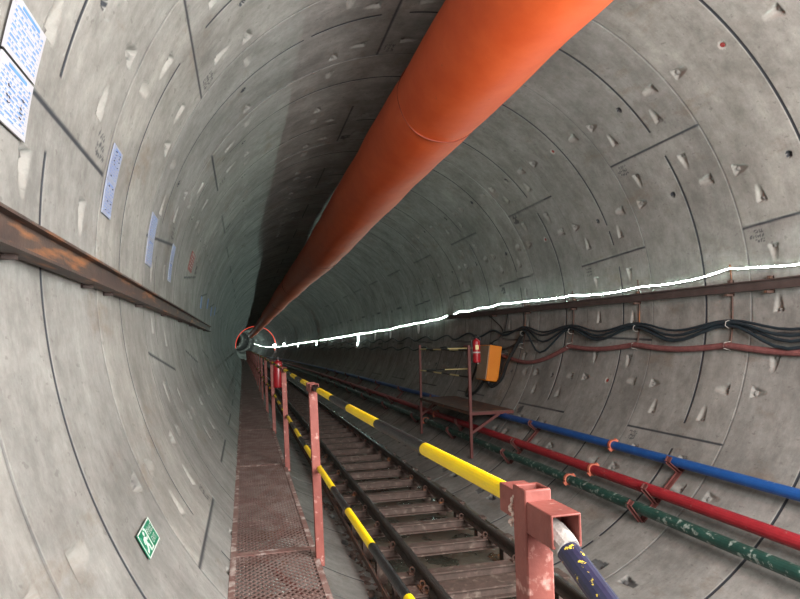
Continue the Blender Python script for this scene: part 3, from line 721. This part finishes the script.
# ---------------------------------------------------------------- fire extinguishers
def extinguisher(label, c, r_, h, labelled=True):
    t = thing('fire_extinguisher', label, 'fire extinguisher', c); c = Vector(c)
    b = MB(); b.lathe(c, (0,0,1), [(r_*.8,0),(r_*.97,.012),(r_,.03),(r_,h*.80),(r_*.93,h*.86),(r_*.7,h*.91),(r_*.33,h*.935),(r_*.3,h*.96)], 24); b.build('cylinder', M['extred'], t)
    if labelled:
      b = MB(); b.lathe(c+Vector((0,0,h*.38)), (0,0,1), [(r_+.001,0),(r_+.002,.004),(r_+.002,h*.05),(r_+.001,h*.055)], 24); b.build('strap', M['tie'], t)
    b = MB(); b.lathe(c+Vector((0,0,h*.95)), (0,0,1), [(.016,0),(.02,.01),(.02,.04),(.012,.05)], 10); b.obox(c+Vector((0,-.04,h*.95+.055)), (.01,0,0), (0,.055,.01), (0,0,.004)); b.obox(c+Vector((0,-.035,h*.95+.028)), (.01,0,0), (0,.05,.0), (0,0,.004)); b.build('valve_handle', M['blackplastic'], t)
    b = MB(); b.tube([c+Vector((-.01,.015,h*.97)), c+Vector((-r_*.7,.05,h*.96)), c+Vector((-r_-.014,.03,h*.8)), c+Vector((-r_-.014,.01,h*.45)), c+Vector((-r_-.014,0,h*.3))], .009, 7); b.build('hose', M['blackplastic'], t)
    if not labelled: return t
    b = MB()
    for k in range(7):
        g0 = -2.2+k*.13; vs = []
        for gg in (g0, g0+.13):
            for hh in (h*.52, h*.70): vs.append(c+Vector(((r_+.0015)*math.cos(gg), (r_+.0015)*math.sin(gg), hh)))
        b.add(vs, [(0,2,3,1)])
    tag(b.build('paper_label', M['extlabel'], t), 'pale yellow label')
    return t
extinguisher('red fire extinguisher hung on the trackside of the guard railing', W(-1.60, -1.185, 10.0), .077, .47, False)
extinguisher('red fire extinguisher hung on the platform post beside the orange box', W(PU+.105, -.85, 9.42), .064, .42)

# ---------------------------------------------------------------- orange electrical box
ez = (10.76, 11.28); tilt = rad(9)
e_up = Vector((math.sin(tilt), 0, math.cos(tilt))); e_in = Vector((-math.cos(tilt), 0, math.sin(tilt)))
c = W(2.53, -.925, (ez[0]+ez[1])/2)
bx = thing('electrical_box', 'orange electrical box with brown door mounted on the right wall', 'electrical box', c-e_up*.32)
m_ = MB(); m_.obox(c-e_in*.0, e_in*.125, (0,.26,0), e_up*.345); m_.build('housing', M['boxorange'], bx, bevel=.012)
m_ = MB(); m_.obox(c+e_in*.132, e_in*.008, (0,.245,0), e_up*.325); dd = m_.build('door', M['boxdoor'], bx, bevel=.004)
m_ = MB(); m_.obox(c+e_in*.148+Vector((0,.2,0)), e_in*.012, (0,.012,0), e_up*.045); m_.build('door_handle', M['tie'], dd)
for s in (-1, 1):
    m_ = MB(); p = c-e_in*.1+e_up*.2*s; q = Vector((wallu(p.z-float(yo(11)), .0)+float(xo(11)), p.y, p.z)); m_.obox((p+q)/2, (q-p)/2, (0,.22,0), (0,0,.015)); m_.build('wall_bracket', M['beam2'], bx, smooth=False)
m_ = MB(); m_.lathe(c-e_up*.395, e_up, [(.02,0),(.035,.01),(.035,.045),(.028,.052)], 10); m_.lathe(c-e_up*.395+Vector((0,-.1,0)), e_up, [(.02,0),(.035,.01),(.035,.045),(.028,.052)], 10); m_.lathe(c+e_up*.345, e_up, [(.05,0),(.05,.02),(.02,.06)], 10); m_.build('cable_gland', M['blackplastic'], bx)

# ---------------------------------------------------------------- notices on the left wall
def sheet_xy(t0, t1, z0, z1):
    """local (x right, y up, 0..1) -> point on the wall, lifted by k"""
    def f(x, y, k=0.): return on(t1+(t0-t1)*y, z0+(z1-z0)*x, R-.0075-k)
    return f
def patch(m_, f, x0, x1, y0, y1, k, mi, th=.0012):
    n = max(1, int((y1-y0)*10)); vs = []
    for i in range(n+1):
        y = y0+(y1-y0)*i/n
        for x, kk in ((x0,k),(x1,k),(x1,k-th),(x0,k-th)): vs.append(f(x, y, kk))
    fs = [(i*4+a, i*4+(a+1)%4, (i+1)*4+(a+1)%4, (i+1)*4+a) for i in range(n) for a in range(4)]+[(3,2,1,0), tuple(n*4+i for i in range(4))]
    m_.add(vs, fs, mi)
def notice(label, t0, t1, z0, z1, rows, seed, paper='paper', scrawl=True, name='notice_sheet', skew=0.):
    rr = random.Random(seed); base = sheet_xy(t0, t1, z0, z1)
    f = lambda x, y, k=0.: base(x+skew*(y-.5), y, k)
    m_ = MB(); patch(m_, f, 0, 1, 0, 1, .003, 0, .006)
    patch(m_, f, .22, .78, .885, .94, .004, 1)
    y = .83
    for r_ in range(rows):
        x = .07
        while x < .9:
            w = rr.uniform(.02,.05)
            if rr.random() < .8: patch(m_, f, x, min(x+w, .93), y, y+.24/rows, .004, 1)
            x += w+rr.choice((.008,.012,.07))
        patch(m_, f, .05, .95, y-.16/rows, y-.16/rows+.004, .0036, 1)
        if scrawl and rr.random() < .45:
            for col in range(2):
                if rr.random() < .7:
                    x = rr.uniform(.2,.32)+.42*col; p = []
                    for q in range(rr.randint(4,7)): p.append(f(x+q*.02, y+rr.uniform(0,.42)/rows, .0055))
                    m_.tube(p, .0016, 4, mi=2)
        y -= .8/rows
    ms = {'paper':[M['paper'],M['blueprint'],M['ink']], 'blue':[M['bluepaper'],M['bluedark'],M['ink']], 'red':[M['redpaper'],M['tie'],M['ink']]}[paper]
    return tag(m_.build(name, ms, loc=f(.5,0)), label, 'notice', 'notices on the left wall')
notice('white notice sheet with blue print, upper of the two at the top left corner', -77.4, -81.05, 2.05, 2.338, 9, 1)
notice('white notice sheet with blue print, lower of the two at the top left corner', -81.25, -85.3, 2.05, 2.335, 10, 2)
notice('faded blue notice, upper one above the end of the first ring joint', -77.3, -81.2, 3.525, 3.745, 9, 3, 'blue')
notice('faded blue notice, lower one hung right under the upper faded notice', -81.25, -85.1, 3.525, 3.735, 9, 4, 'blue')
notice('small faded blue notice above the rusty beam, upper of its pair', -78.4, -82.4, 5.05, 5.35, 8, 5, 'blue', False)
notice('small faded blue notice above the rusty beam, lower of its pair', -82.5, -86.6, 5.06, 5.36, 8, 6, 'blue', False)
notice('narrow blue notice before the red plate, upper of its pair', -78.7, -82.4, 6.5, 6.74, 7, 7, 'blue', False)
notice('narrow blue notice before the red plate, lower of its pair', -82.5, -86.3, 6.5, 6.72, 7, 8, 'blue', False)
notice('small dark red plate with pale print high on the left wall', -74.6, -79.6, 8.27, 8.76, 5, 9, 'red', False, 'notice_plate')
# small hanging tags further along
for i, (z, t) in enumerate(((11.2,-82), (13.0,-80), (14.6,-81.5), (16.2,-79.5))):
    m_ = MB(); f = sheet_xy(t, t-4.2, z, z+.28); patch(m_, f, 0, 1, 0, 1, .003, 0, .006); m_.build
    o = m_.build('notice_plate', M['bluedark'], loc=f(.5,0)); tag(o, 'small dark blue plate on the left wall, '+ORD[i]+' one beyond the red plate', 'notice', 'dark plates far along the left wall')
# exit sign
t0, t1, z0, z1 = -116.85, -119.2, 2.862, 3.155
f = sheet_xy(t0, t1, z0, z1)
sg = thing('exit_sign', 'green emergency exit sign with white running figure on the lower left wall', 'sign', f(.5, 0))
m_ = MB(); patch(m_, f, 0, 1, 0, 1, .003, 0, .004)
for a in ((.0,1.,.0,.05),(.0,1.,.95,1.),(0,.02,0,1),(.98,1.,0,1)): patch(m_, f, *a, .004, 1)
m_.build('sign_board', [M['signgreen'], M['signwhite']], sg, smooth=False)
m_ = MB(); kx = .118/.293
def limb(pts, w):
    for (ax, ay), (bx_, by) in zip(pts, pts[1:]):
        n_ = Vector((by-ay, -(bx_-ax))).normalized()*w
        q = [(ax+n_.x, ay+n_.y), (bx_+n_.x, by+n_.y), (bx_-n_.x, by-n_.y), (ax-n_.x, ay-n_.y)]
        m_.hexa([f(.07+x*kx, y, .003) for x, y in q]+[f(.07+x*kx, y, .0046) for x, y in q])
hd = [(.62+.085*math.cos(g), .80+.085*math.sin(g)) for g in [2*PI*i/12 for i in range(12)]]
m_.add([f(.07+x*kx, y, .0046) for x, y in hd]+[f(.07+x*kx, y, .003) for x, y in hd], [tuple(range(12))]+[(i, (i+1)%12, 12+(i+1)%12, 12+i) for i in range(12)])
limb([(.55,.68),(.42,.42)], .085); limb([(.42,.45),(.62,.32),(.58,.1)], .055); limb([(.4,.42),(.26,.26),(.05,.2)], .055)
limb([(.56,.66),(.74,.54),(.88,.6)], .04); limb([(.5,.68),(.3,.64),(.2,.48)], .04)
limb([(1.0,.12),(1.0,.9),(.8,.9)], .03); limb([(1.05,.12),(.72,.12)], .03)
m_.build('running_figure', M['signwhite'], sg, smooth=False)
def lettering(txt, x0, x1, y0, y1, name):
    cu_ = bpy.data.curves.new(name, 'FONT'); cu_.body = txt; cu_.size = 1; cu_.resolution_u = 3
    o = bpy.data.objects.new(name, cu_); COL.objects.link(o); bpy.context.view_layer.update()
    dg = bpy.context.evaluated_depsgraph_get(); me = bpy.data.meshes.new_from_object(o.evaluated_get(dg)); bpy.data.objects.remove(o)
    if not len(me.vertices): return
    co = [v.co.copy() for v in me.vertices]; xs = [c_.x for c_ in co]; ys = [c_.y for c_ in co]
    mm = MB(); mm.add([f(x0+(c_.x-min(xs))/(max(xs)-min(xs))*(x1-x0), y0+(c_.y-min(ys))/(max(ys)-min(ys))*(y1-y0), .0048) for c_ in co], [tuple(p.vertices) for p in me.polygons])
    mm.build(name, M['signwhite'], sg, smooth=False)
lettering('\u5b89\u5168\u51fa\u53e3', .50, .93, .52, .84, 'chinese_lettering')
lettering('EXIT', .58, .85, .18, .42, 'exit_lettering')

# red screw plugs in grout holes
for (k, t) in sorted(REDPLUG):
    z = Z0+(k+.51)*RING; c = on(t, z, R+.008); d_ = (W(0,0,z)-on(t, z)).normalized()
    b = MB(); b.lathe(c, d_, [(.022,0),(.022,.006),(.017,.010),(.012,.006)], 16)
    lb_ = {(0,43.6):'red grout plug in a pale ring at the upper right of the ceiling', (2,43.6):'red grout plug high on the right, just right of the orange duct',
           (3,66.6):'red grout plug on the right wall above the light strip', (2,111.5):'red grout plug on the right wall below the red hose'}[(k,t)]
    tag(b.build('grout_plug', M['redplug'], loc=c), lb_, 'plug')

for o in bpy.data.objects:
    if '_w' in o: del o['_w']

# ---------------------------------------------------------------- light and camera
wd = bpy.data.worlds.new('World'); SC.world = wd; wd.use_nodes = True
wd.node_tree.nodes['Background'].inputs[0].default_value = (.8,.82,.85,1); wd.node_tree.nodes['Background'].inputs[1].default_value = .25
la = bpy.data.lights.new('foreground_light', 'AREA'); la.shape = 'RECTANGLE'; la.size = 1.8; la.size_y = 1.8; la.energy = 470; la.color = (1.0,.97,.935)
lo = bpy.data.objects.new('foreground_light', la); COL.objects.link(lo); lo.location = (.9, .1, .25); lo.rotation_euler = (rad(90), 0, rad(14))

lb_ = la.copy(); lb_.energy = 190; lb_.size = 1.2; lb_.size_y = 1.2  # added weaker unseen light behind the camera, brightens the near post
lo2 = bpy.data.objects.new('foreground_light', lb_); COL.objects.link(lo2); lo2.location = (-1.0, -1.5, .5); lo2.rotation_euler = (rad(82), 0, rad(4))
for k, z in enumerate((128, 152, 180, 210)):      # added point lights without fixtures, brighten the tunnel round the bend
    pl = bpy.data.lights.new('bend_fill_light', 'POINT'); pl.energy = 260; pl.color = (.8,1.,.95); pl.shadow_soft_size = .12
    po = bpy.data.objects.new('bend_fill_light', pl); COL.objects.link(po); po.location = on(-80, z, R-.35)
cd = bpy.data.cameras.new('camera'); cam = bpy.data.objects.new('camera', cd); COL.objects.link(cam); SC.camera = cam
cd.sensor_width = 36; cd.sensor_fit = 'HORIZONTAL'; cd.lens = 599.0/800*36; cd.clip_start = .02; cd.clip_end = 600
a = Vector((244.5-400, -(345-299.5), 599.)).normalized(); up = (Vector((0,1,0))-a*a.y).normalized(); rt = Vector((up.y*a.z-up.z*a.y, up.z*a.x-up.x*a.z, up.x*a.y-up.y*a.x))
# rows rt, up, a hold the tunnel axes (right, up, depth) in camera coordinates (x right, y up, z forward)
cx = Vector((rt.x, a.x, up.x)); cy = Vector((rt.y, a.y, up.y)); cz = -Vector((rt.z, a.z, up.z))
mw = Matrix(((cx.x,cy.x,cz.x,CAM[0]),(cx.y,cy.y,cz.y,CAM[1]),(cx.z,cy.z,cz.z,CAM[2]),(0,0,0,1))); cam.matrix_world = mw
SC.view_settings.view_transform = 'Standard'; SC.view_settings.look = 'None'; SC.view_settings.gamma = 1; SC.view_settings.use_curve_mapping = False
SC.view_settings.exposure = 0.12
